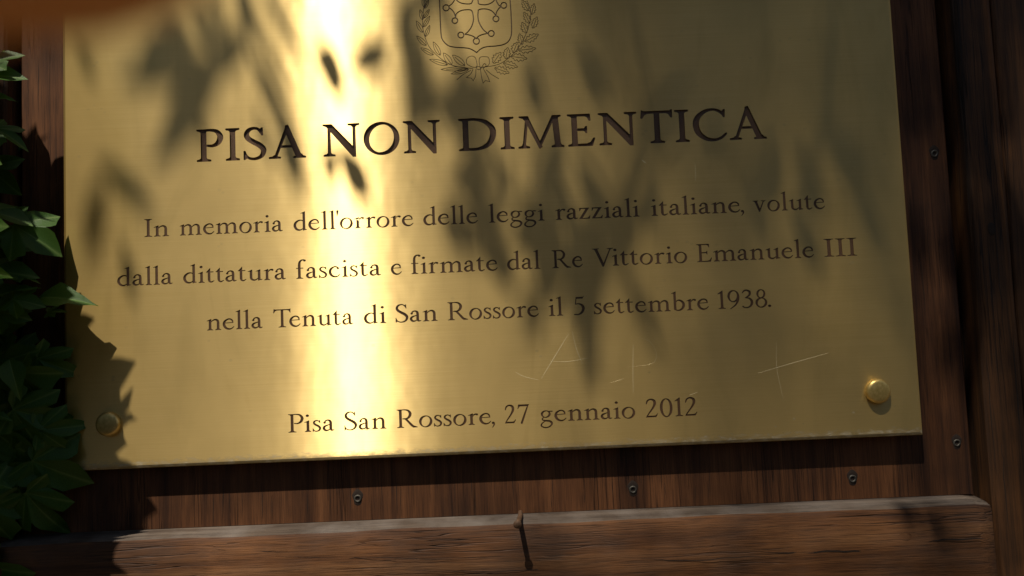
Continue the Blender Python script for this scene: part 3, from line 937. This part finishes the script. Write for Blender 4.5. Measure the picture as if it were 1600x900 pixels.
def polar_leaf(name, lobes, mat, cup=.12, wav=.05, seed=0):
    """lobed leaf: lobes = [(angle deg, length)], built round the petiole point; UV.x = distance from the nearest vein"""
    r_ = random.Random(seed)
    pts = []
    for i, (a, l) in enumerate(lobes):
        pts.append((a, l * r_.uniform(.93, 1.07), 1))
        if i < len(lobes) - 1:
            a2, l2 = lobes[i + 1]
            pts.append(((a * .62 + a2 * .38), min(l, l2) * .88 + max(l, l2) * .03, 0))
            pts.append(((a + a2) / 2, min(l, l2) * .70, 0))
            pts.append(((a * .38 + a2 * .62), min(l, l2) * .88 + max(l, l2) * .03, 0))
    pts = [(lobes[0][0] - 24, .16, 0)] + pts + [(lobes[-1][0] + 24, .16, 0)]
    fine_ = [pts[0]]
    for i in range(1, len(pts)):
        (a0, l0, v0), (a1, l1, v1) = pts[i - 1], pts[i]
        bow = max(l0, l1) * (-.10 if (v0 or v1) else -.015)
        fine_ += [((a0 + a1) / 2 + r_.uniform(-1.2, 1.2), (l0 + l1) / 2 + bow * (.3 if v0 or v1 else 1) + r_.uniform(-.012, .012), .5 if (v0 or v1) else 0), (a1, l1, v1)]
    pts = fine_
    nr = 6; V = [(0, 0, 0)]; U = [(0, 0)]; Fs = []
    for j, (a, l, v) in enumerate(pts):
        for k in range(1, nr + 1):
            q = k / nr; rr = l * q; x = rr * math.sin(R(a)); z = rr * math.cos(R(a))
            y = cup * rr * rr * 1.4 + (-.05 * q * (1 - v) + .02 * q * v) + wav * math.sin(a * .09 + seed) * q * q
            V.append((x, y, z)); U.append((0.0 if v == 1 else .2, q))
    for j in range(len(pts) - 1):
        a0 = 1 + j * nr; b0 = 1 + (j + 1) * nr
        Fs.append((0, b0, a0))
        for k in range(nr - 1): Fs.append((a0 + k, b0 + k, b0 + k + 1, a0 + k + 1))
    me = mesh(name, V, Fs, mat, True)
    uv = me.uv_layers.new(name='UVMap')
    for lp in me.loops: uv.data[lp.index].uv = U[lp.vertex_index]
    return me
IVY5 = [(-118, .52), (-58, .80), (0, 1.0), (58, .80), (118, .52)]
IVY3 = [(-100, .40), (-42, .66), (0, 1.0), (42, .66), (100, .40)]
ivy_me = [polar_leaf('ivy_leaf', IVY5, M['ivy'], .12, .05, 1), polar_leaf('ivy_leaf', IVY3, M['ivy'], .18, .07, 2), polar_leaf('ivy_leaf', IVY5, M['ivy'], .05, .09, 3),
          leaf_mesh('ivy_leaf', [(0, .0), (.05, .10), (.15, .22), (.3, .27), (.45, .23), (.6, .15), (.75, .09), (.88, .05), (1, .0)], M['ivy'], .35, .35, .03),
          polar_leaf('ivy_leaf', IVY5, M['ivy'], .02, .012, 5), polar_leaf('ivy_leaf', IVY3, M['ivy'], .02, .015, 6)]

ivy = link('ivy', None, None, (-.05, -.02, -.1))
tag(ivy, 'green ivy with pointed lobed leaves hanging over the left edge of the plaque', 'ivy')
inv = Matrix.Translation((.05, .02, .1))
def ivy_leaf(u, v, h, size, ang, kind=0, tilt=0., yaw=0.):
    """stalk end at photo pixel (u, v), h in front of the plaque; ang: direction of the tip, clockwise degrees from up"""
    p = at(u, v, h)
    o = link('leaf', ivy_me[kind], ivy)
    o.matrix_world = Matrix.Identity(4)
    m = Matrix.Translation(p) @ Matrix.Rotation(R(ang), 4, 'Y') @ Matrix.Rotation(R(tilt), 4, 'X') @ Matrix.Rotation(R(yaw), 4, 'Z') @ Matrix.Scale(size, 4)
    m = inv @ m
    o.location = m.to_translation(); o.rotation_euler = m.to_euler(); o.scale = (size,) * 3
    return o
SHOWN = [  # the leaves that catch the sun
    (-8, 200, .024, .026, 118, 1, -5, -42), (22, 352, .024, .034, 122, 0, -5, -30), (-30, 425, .03, .034, 88, 0, -5, -50), (22, 430, .026, .018, 96, 1, 0, -60),
    (-26, 468, .030, .036, 74, 3, -5, -55), (60, 462, .016, .040, 98, 3, 0, -40), (20, 468, .030, .020, 100, 0, 0, -30), (74, 488, .012, .013, 80, 1, 0, -40), (-8, 485, .030, .022, 105, 0, -5, -20),
    (14, 560, .026, .030, 165, 3, 0, -30), (-18, 100, .026, .022, 60, 0, -10, -35), (-16, 152, .026, .018, 95, 3, -5, -50), (-20, 330, .03, .028, 100, 0, -5, -55),
    (-8, 648, .026, .012, 110, 3, -5, -40), (-8, 755, .026, .012, 110, 3, -5, -40), (-40, 120, .03, .03, 80, 0, -10, -40)]
for a in SHOWN: ivy_leaf(*a)
r4 = random.Random(21)
def edge_u(v):
    T = [(60, 20), (150, 45), (200, 62), (330, 88), (400, 100), (440, 108), (545, 150), (560, 190), (600, 160), (640, 178), (690, 185), (735, 195), (830, 215), (870, 205), (960, 200), (1060, 190)]
    for (a, x), (b, y) in zip(T, T[1:]):
        if v <= b: return x + (y - x) * (v - a) / (b - a)
    return 190
own = []
for u, v, h, size, ang, *_ in SHOWN:
    q = at(u, v, h) + Vector((math.sin(R(ang)), 0, math.cos(R(ang)))) * size * .5
    own.append(q - SUN_L * (h / -SUN_L.y))
def caster(ut, vt, ang, size, kind, h, free=True):
    """outer leaf of the plant whose tip throws its shadow at photo pixel (ut, vt)"""
    tip = at(ut, vt); mid = tip - Vector((math.sin(R(ang)), 0, math.cos(R(ang)))) * size * .5
    if any((mid - q).length < (.009 if free else .031) for q in own): return
    p = tip - Vector((math.sin(R(ang)), 0, math.cos(R(ang)))) * size + SUN_L * (h / -SUN_L.y)
    o = link('leaf', ivy_me[4 if kind in (0, 2) else 5], ivy)
    m = inv @ Matrix.Translation(p) @ Matrix.Rotation(R(ang), 4, 'Y') @ Matrix.Rotation(R(r4.uniform(-8, 8)), 4, 'X')
    o.location = m.to_translation(); o.rotation_euler = m.to_euler(); o.scale = (size,) * 3
for a in [(57, 170, 95, .022, 1, .085), (71, 200, 70, .026, 0, .09), (79, 262, 85, .030, 1, .085), (72, 300, 110, .035, 0, .09), (94, 338, 125, .034, 1, .088), (124, 442, 120, .050, 1, .085),
          (142, 540, 105, .045, 1, .085), (206, 552, 75, .052, 0, .09), (165, 575, 60, .055, 0, .092), (195, 634, 65, .040, 1, .085), (211, 678, 112, .050, 1, .088), (196, 710, 60, .05, 0, .09),
          (200, 712, 110, .050, 0, .086), (222, 752, 112, .055, 0, .088), (190, 770, 80, .06, 0, .09), (170, 640, 90, .06, 0, .09), (176, 612, 95, .06, 0, .09), (180, 800, 100, .06, 0, .09),
          (225, 838, 95, .055, 0, .088), (205, 870, 120, .05, 0, .087), (232, 905, 112, .05, 1, .087), (214, 640, 100, .03, 1, .086), (208, 600, 40, .03, 1, .087), (222, 930, 118, .050, 1, .086), (200, 960, 110, .055, 0, .09), (190, 900, 90, .06, 0, .09), (150, 520, 95, .05, 0, .09)]:
    caster(*a)
MV = []; MF = []
for k in range(800):
    v = r4.uniform(185, 1080); u = min(edge_u(v), edge_u(v - 45)) - 16 - abs(r4.gauss(0, 95))
    ang = r4.uniform(70, 150); size = r4.uniform(.030, .044) * (.7 if v < 420 else 1); h = r4.uniform(.085, .15)
    d = Vector((math.sin(R(ang)), 0, math.cos(R(ang))))
    tip = at(u, v)
    if any((tip - d * size * .5 - q).length < .012 for q in own): continue
    m = inv @ Matrix.Translation(tip - d * size + SUN_L * (h / -SUN_L.y)) @ Matrix.Rotation(R(ang), 4, 'Y') @ Matrix.Rotation(R(r4.uniform(-10, 10)), 4, 'X') @ Matrix.Scale(size, 4)
    src = ivy_me[4]; b0 = len(MV)
    MV += [m @ q.co for q in src.vertices]; MF += [tuple(b0 + i for i in p_.vertices) for p_ in src.polygons]
for k in range(760):     # extra bulk of the plant beyond the left edge, added to block sky light
    p_at = at(r4.uniform(-620, -70), r4.uniform(60, 1150), 0); h = r4.uniform(.01, .14); p_at.y = -h
    if p_at.x > -.055 - h * .25: p_at.x -= .06
    if k % 2:
        h = r4.uniform(.08, .24); z_ = r4.uniform(-.25, .75); p_at = Vector((-.095 - .5 * h - abs(r4.gauss(0, .08)), -h, z_))
    size = r4.uniform(.03, .05)
    m = inv @ Matrix.Translation(p_at) @ Matrix.Rotation(r4.uniform(.8, 3.4), 4, 'Y') @ Matrix.Rotation(r4.uniform(-.5, .3), 4, 'X') @ Matrix.Scale(size, 4)
    b0 = len(MV); src = ivy_me[0]
    MV += [m @ q.co for q in src.vertices]; MF += [tuple(b0 + i for i in p_.vertices) for p_ in src.polygons]
fm = mesh('foliage', MV, MF, M['ivy'], True); uvl = fm.uv_layers.new(name='UVMap')
for i in range(len(uvl.data)): uvl.data[i].uv = (.5, .5)
tag(link('foliage', fm, ivy), kind='stuff')
for k in range(90):      # the shaded body of the plant
    v = r4.uniform(120, 1150)
    lim = -30 + 66 * max(0, min(1, (v - 120) / 500))
    u = r4.uniform(-190, lim)
    h = r4.uniform(.003, .016)
    ivy_leaf(u, v, h, r4.uniform(.026, .046), r4.uniform(60, 200), r4.choice([0, 0, 1, 2]), r4.uniform(-35, 15), r4.uniform(-25, 25))
for k, (u, v, h, s, a, kd) in enumerate([(60, 672, .012, .034, 88, 1), (20, 640, .016, .045, 110, 1), (58, 560, .010, .034, 118, 1), (50, 720, .010, .040, 120, 0), (40, 770, .010, .045, 150, 1)]):
    ivy_leaf(u, v, h, s, a, kd, -10, 0)
for k in range(7):
    u0 = r4.uniform(-130, -40); pts = []
    for j in range(14):
        q = at(u0 + 26 * math.sin(j * .7 + k) + k * 2, 60 + j * 85, .006 + .01 * abs(math.sin(j + k)))
        pts.append(inv @ q)
    tube('stem', pts, .0011, M['stem'], ivy, 6)

# ------------------------------------------------------------------ branches overhead that throw the soft shadows
blade = leaf_mesh('tree_leaf', [(0, .012), (.06, .03), (.15, .09), (.3, .145), (.45, .16), (.6, .14), (.75, .10), (.88, .05), (1, .0)], M['tree_leaf'], .25, .12, .02, 2)
branch = link('overhanging_branch', None, None, tuple(at(600, 200) + SUN_L * 1.25))
tag(branch, 'leafy tree branch hanging above the plaque out of frame that shades it', 'branch')
binv = Matrix.Translation(-branch.location)
X_S = Vector((1, 0, 0)) - SUN_L * SUN_L.x; X_S.normalize()
def shade_leaf(ub, vb, ut, vt, wpx, t=1.2):
    b_ = at(ub, vb) + SUN_L * t; e = at(ut, vt) + SUN_L * (t - .02)
    d = e - b_; ln = d.length; zax = d / ln
    yax = (SUN_L - zax * SUN_L.dot(zax)).normalized() * -1
    xax = yax.cross(zax)
    # a shadow is seen foreshortened on the wall: width measured across the blade
    sxx = (wpx * .00045) / .32
    m = Matrix((xax * sxx, yax * sxx, zax * ln)).transposed().to_4x4()
    tw = Matrix.Rotation(rng.uniform(-.3, .3), 4, 'Z')
    o = link('leaf', blade, branch)
    rot = Matrix((xax, yax, zax)).transposed().to_4x4() @ tw
    o.location = binv @ b_; o.rotation_euler = rot.to_euler(); o.scale = (sxx, sxx, ln)
LEAVES = [
 (390, 50, 325, 125, 26), (352, 85, 232, 268, 38), (322, 82, 178, 130, 30), (395, 90, 446, 205, 24), (428, 140, 479, 328, 34), (400, -40, 484, 112, 20), (368, -50, 415, 100, 22), (405, 50, 462, 175, 15),
 (325, -30, 352, 92, 26), (295, -10, 335, 90, 22), (290, 165, 333, 238, 18), (400, 170, 426, 262, 18), (345, 60, 300, 170, 20), (300, 60, 240, 20, 26), (270, 40, 215, 95, 20),
 (150, 255, 255, 335, 22), (165, 275, 130, 420, 26), (190, 380, 212, 480, 24), (120, 60, 150, 130, 22), (440, 210, 450, 290, 16), (450, -60, 470, 40, 14),
 (490, 82, 546, 140, 40), (608, 64, 545, 114, 36), (525, 225, 588, 325, 36), (522, 226, 508, 292, 24),
 (640, -20, 635, 130, 44), (665, 60, 640, 230, 50), (700, -60, 640, 40, 50), (720, 110, 715, 235, 70), (770, 120, 700, 200, 50), (690, 130, 655, 200, 40),
 (830, 90, 840, 200, 46), (880, -20, 800, 60, 46), (860, 40, 860, 150, 60), (900, 20, 1000, 110, 90), (960, -40, 1060, 60, 110), (1080, -40, 1200, 60, 120), (1240, -50, 1400, 70, 130),
 (900, 90, 960, 170, 50), (1000, 40, 1030, 190, 80), (1100, 30, 1090, 190, 80), (1160, 60, 1250, 170, 100), (1280, 60, 1330, 200, 90), (1200, -10, 1200, 150, 60), (1340, 10, 1420, 160, 80),
 (1080, 120, 1010, 250, 50), (1130, 150, 1100, 270, 50), (1010, 170, 1040, 280, 40),
 (770, 230, 700, 300, 36), (740, 250, 745, 360, 44), (700, 320, 760, 410, 50), (760, 340, 800, 470, 56), (690, 350, 730, 380, 40), (790, 290, 740, 380, 40), (800, 250, 770, 330, 30),
 (880, 200, 835, 330, 40), (860, 300, 800, 400, 44), (870, 330, 845, 490, 60), (900, 240, 965, 380, 56), (930, 330, 890, 470, 60), (960, 360, 880, 520, 50), (850, 440, 815, 530, 30),
 (925, 480, 918, 625, 34), (940, 430, 905, 560, 40), (975, 430, 1040, 560, 34), (1000, 300, 950, 440, 44), (1020, 260, 1010, 380, 40), (860, 260, 900, 380, 40),
 (1220, 220, 1190, 340, 50), (1250, 240, 1290, 370, 50), (1290, 200, 1360, 300, 60), (1240, 330, 1290, 430, 40), (1170, 280, 1210, 400, 40), (1330, 300, 1390, 400, 40),
 (1440, 40, 1430, 190, 60), (1500, 0, 1480, 190, 80), (1560, 20, 1550, 240, 100), (1530, 160, 1560, 350, 70), (1580, 260, 1560, 420, 60), (1600, 320, 1600, 480, 60),
 (1430, 280, 1450, 400, 40), (1500, 280, 1480, 420, 60), (1540, 300, 1500, 480, 60), (1530, 420, 1500, 560, 50), (1490, 440, 1470, 560, 40), (1400, 800, 1440, 900, 44), (1440, 840, 1500, 920, 50)]
LEAVES = [a for a in LEAVES if not (820 <= a[0] < 1420 and a[1] <= 60 and a[3] <= 210)]
for i, a in enumerate(LEAVES): shade_leaf(*a[:4], a[4] * (.78 if a[0] > 600 else 1.0), t=(1.15 if 480 < a[0] < 610 else 1.25 + .35 * ((i * 37) % 11) / 11))
def twig(pts, t, r0):
    P = [binv @ (at(u, v) + SUN_L * (t + .01 * i)) for i, (u, v) in enumerate(pts)]
    tube('twig', P, [r0 * (1 - .7 * i / (len(P) - 1)) for i in range(len(P))], M['bark'], branch, 7)
twig([(300, -700), (340, -300), (370, -60), (380, 60), (400, 120)], 1.2, .005)
twig([(700, -700), (700, -300), (680, -60), (720, 100), (770, 240), (800, 300)], 1.22, .005)
twig([(1000, -700), (980, -300), (990, 0), (1020, 160), (960, 330), (925, 480)], 1.2, .005)
twig([(1300, -700), (1350, -300), (1300, 0), (1290, 200), (1250, 330)], 1.18, .005)
twig([(1500, -700), (1520, -200), (1510, 100), (1520, 400), (1500, 600)], 1.2, .005)

# high crown far up the sun's path: its fine leaves thin the light towards the right of the wall
def leaf_cloud(name, pts, size, mat, parent, r5, flat=None):
    V = []; Fs = []
    for p in pts:
        n_ = Vector((r5.gauss(0, 1), r5.gauss(0, 1), r5.gauss(0, 1) + .6)).normalized()
        if flat: n_ = (n_ * .6 + flat).normalized()
        a_ = n_.orthogonal().normalized(); a_ = Matrix.Rotation(r5.uniform(0, 6.28), 3, n_) @ a_; b_ = n_.cross(a_)
        s_ = size * r5.uniform(.7, 1.3); b0 = len(V)
        V += [p - a_ * s_, p + b_ * s_ * .42, p + a_ * s_, p - b_ * s_ * .42]; Fs.append((b0, b0 + 1, b0 + 2, b0 + 3))
    me_ = mesh(name, V, Fs, mat)
    uvl_ = me_.uv_layers.new(name='UVMap')
    for i in range(len(uvl_.data)): uvl_.data[i].uv = (.5, .5)
    return link(name, me_, parent)
r5 = random.Random(4)
base = Vector((.9, -2.9, -1.4))
tree = link('tree', None, None, base)
tag(tree, 'tall leafy tree standing behind the photographer whose crown thins the sunlight', 'tree')
pts = []
for k in range(26000):
    x = r5.uniform(-.2, 1.1); z = r5.uniform(-.45, .75)
    dens = max(0, min(1, (x - .20) / .50)) ** 1.1 * (.30 if x < .625 else .12)
    dens *= .45 + .55 * max(0, min(1, (z - .02) / .2))
    if x > .33 and z > .21: dens = max(dens, .52 * min(1, (x - .33) / .07) * min(1, (z - .21) / .07))
    if r5.random() > dens: continue
    t = r5.uniform(5.2, 6.6)
    pts.append(Vector((x, 0, z)) + SUN_L * t - base)
tag(leaf_cloud('crown', pts, .0155, M['tree_leaf'], tree, r5, SUN_L), kind='stuff')
cc = Vector((.65, 0, .15)) + SUN_L * 5.9 - base
tube('trunk', [(0, 0, 0), (.03, .05, 1.5), (-.05, .2, 3.2), tuple(cc * .8), tuple(cc)], [.16, .13, .10, .06, .02], M['bark'], tree, 12)

# unseen leaf screen added to hold back sky light, mirrored dimly in the brass
leaf_screen = link('leaf_screen', None, None, (0, -2.6, -1.35))
tag(leaf_screen, 'added dark green leaf screen behind the camera, out of view, that holds back sky light', 'leaf_screen')
pts = []
HT = 2.15
for k in range(26000):
    x = r5.uniform(-5, 5); z = r5.uniform(0, HT + .25 * math.sin(x * 2.1) + .15 * math.sin(x * 5.3)); y = -abs(r5.gauss(0, .12)) + .12 * math.sin(x * 3 + z * 4)
    pts.append(Vector((x, y, z)))
tag(leaf_cloud('foliage', pts, .05, M['tree_leaf'], leaf_screen, r5), kind='stuff')
V = []; Fs = []
for i in range(41):
    x = -5 + i * .25; h_ = HT + .25 * math.sin(x * 2.1) + .15 * math.sin(x * 5.3) - .15
    V += [(x, -.2, 0), (x, -.25, h_ * .5), (x, -.3, h_), (x, -.9, h_), (x, -1.0, 0)]
for i in range(40):
    for k in range(4): Fs.append((i * 5 + k, i * 5 + k + 1, i * 5 + k + 6, i * 5 + k + 5))
link('core', mesh('core', V, Fs, M['bark']), leaf_screen)

# ------------------------------------------------------------------ ground in front of the wall
def grd_mat():
    m, nt, p = new_mat('dry earth ground')
    nz = noise(nt, coords(nt, (3, 3, 3)), 1, 8, .65)
    nt.links.new(ramp(nt, nz, [(.3, (.06, .045, .026)), (.55, (.12, .085, .05)), (.75, (.07, .075, .03))]), p.inputs['Base Color'])
    p.inputs['Roughness'].default_value = .95
    nt.links.new(bump(nt, nz, .6, .03), p.inputs['Normal'])
    return m
gz = -1.35
n = 24; V = []; Fs = []
for j in range(n + 1):
    for i in range(n + 1):
        x = -60 + 120 * i / n; y = -90 + 100 * j / n
        V.append((x, y, gz + .03 * math.sin(x * .7) * math.cos(y * .5)))
for j in range(n):
    for i in range(n): Fs.append((j * (n + 1) + i, j * (n + 1) + i + 1, (j + 1) * (n + 1) + i + 1, (j + 1) * (n + 1) + i))
tag(link('ground', mesh('ground', V, Fs, grd_mat())), kind='structure')

# ------------------------------------------------------------------ the hand of the person taking the picture: one fingertip reaches past the lens
def skin_mat():
    m, nt, p = new_mat('skin')
    nz = noise(nt, coords(nt, (120, 120, 120)), 1, 5)
    nt.links.new(ramp(nt, nz, [(.3, (.60, .24, .06)), (.7, (.72, .32, .10))]), p.inputs['Base Color'])
    p.inputs['Roughness'].default_value = .5
    p.inputs['Subsurface Weight'].default_value = .25
    p.inputs['Subsurface Radius'].default_value = (.012, .004, .002)
    p.inputs['Subsurface Scale'].default_value = .6
    nt.links.new(bump(nt, nz, .3, .0005), p.inputs['Normal'])
    return m
def cw(x, y, z): return CAM_M @ Vector((x, y, z))
J = []; RR = []; ED = []
def joint(p, r, par=None):
    J.append(cw(*p)); RR.append(r)
    if par is not None: ED.append((par, len(J) - 1))
    return len(J) - 1
w0 = joint((-.118, -.030, .022), .021)
w1 = joint((-.150, -.078, .045), .024, w0); w2 = joint((-.19, -.16, .08), .032, w1); joint((-.22, -.24, .11), .038, w2)
pm = joint((-.104, -.004, .012), .022, w0)
def finger(base, chain, rads):
    j = pm
    for p, r in zip([base] + chain, rads): j = joint(p, r, j)
finger((-.083, .022, .000), [(-.064, .0245, -.016), (-.043, .0215, -.026), (-.023, .0184, -.0290), (-.0080, .0172, -.0295)], [.0120, .0108, .0102, .0100, .0088])
finger((-.082, .006, .006), [(-.060, .006, -.006), (-.050, -.002, -.004), (-.048, -.010, .000)], [.0105, .0092, .0084, .0072])
finger((-.084, -.010, .010), [(-.063, -.014, -.002), (-.052, -.021, .000), (-.050, -.028, .004)], [.0100, .0086, .0078, .0068])
finger((-.088, -.025, .014), [(-.070, -.032, .004), (-.060, -.038, .005), (-.057, -.044, .008)], [.0090, .0076, .0068, .0060])
tb = joint((-.098, .004, .034), .0130, w0)
t1 = joint((-.080, .016, .042), .0110, tb); t2 = joint((-.062, .020, .040), .0100, t1); joint((-.046, .019, .036), .0085, t2)
hc = cw(-.118, -.030, .022)
person = link('person', None, None, hc)
tag(person, 'blurred fingertip of a person holding the camera, reaching into the top left corner', 'person')
me = bpy.data.meshes.new('hand')
me.from_pydata([tuple(p - hc) for p in J], ED, [])
me.materials.append(skin_mat())
hand = link('hand', me, person)
sk = hand.modifiers.new('skin', 'SKIN'); sk.use_smooth_shade = True
if not me.skin_vertices: 
    import bmesh
    bm = bmesh.new(); bm.from_mesh(me); bm.verts.layers.skin.verify(); bm.to_mesh(me); bm.free()
for i, sv in enumerate(me.skin_vertices[0].data):
    sv.radius = (RR[i], RR[i]); sv.use_root = (i == 0)
ss = hand.modifiers.new('smooth', 'SUBSURF'); ss.levels = 2; ss.render_levels = 2
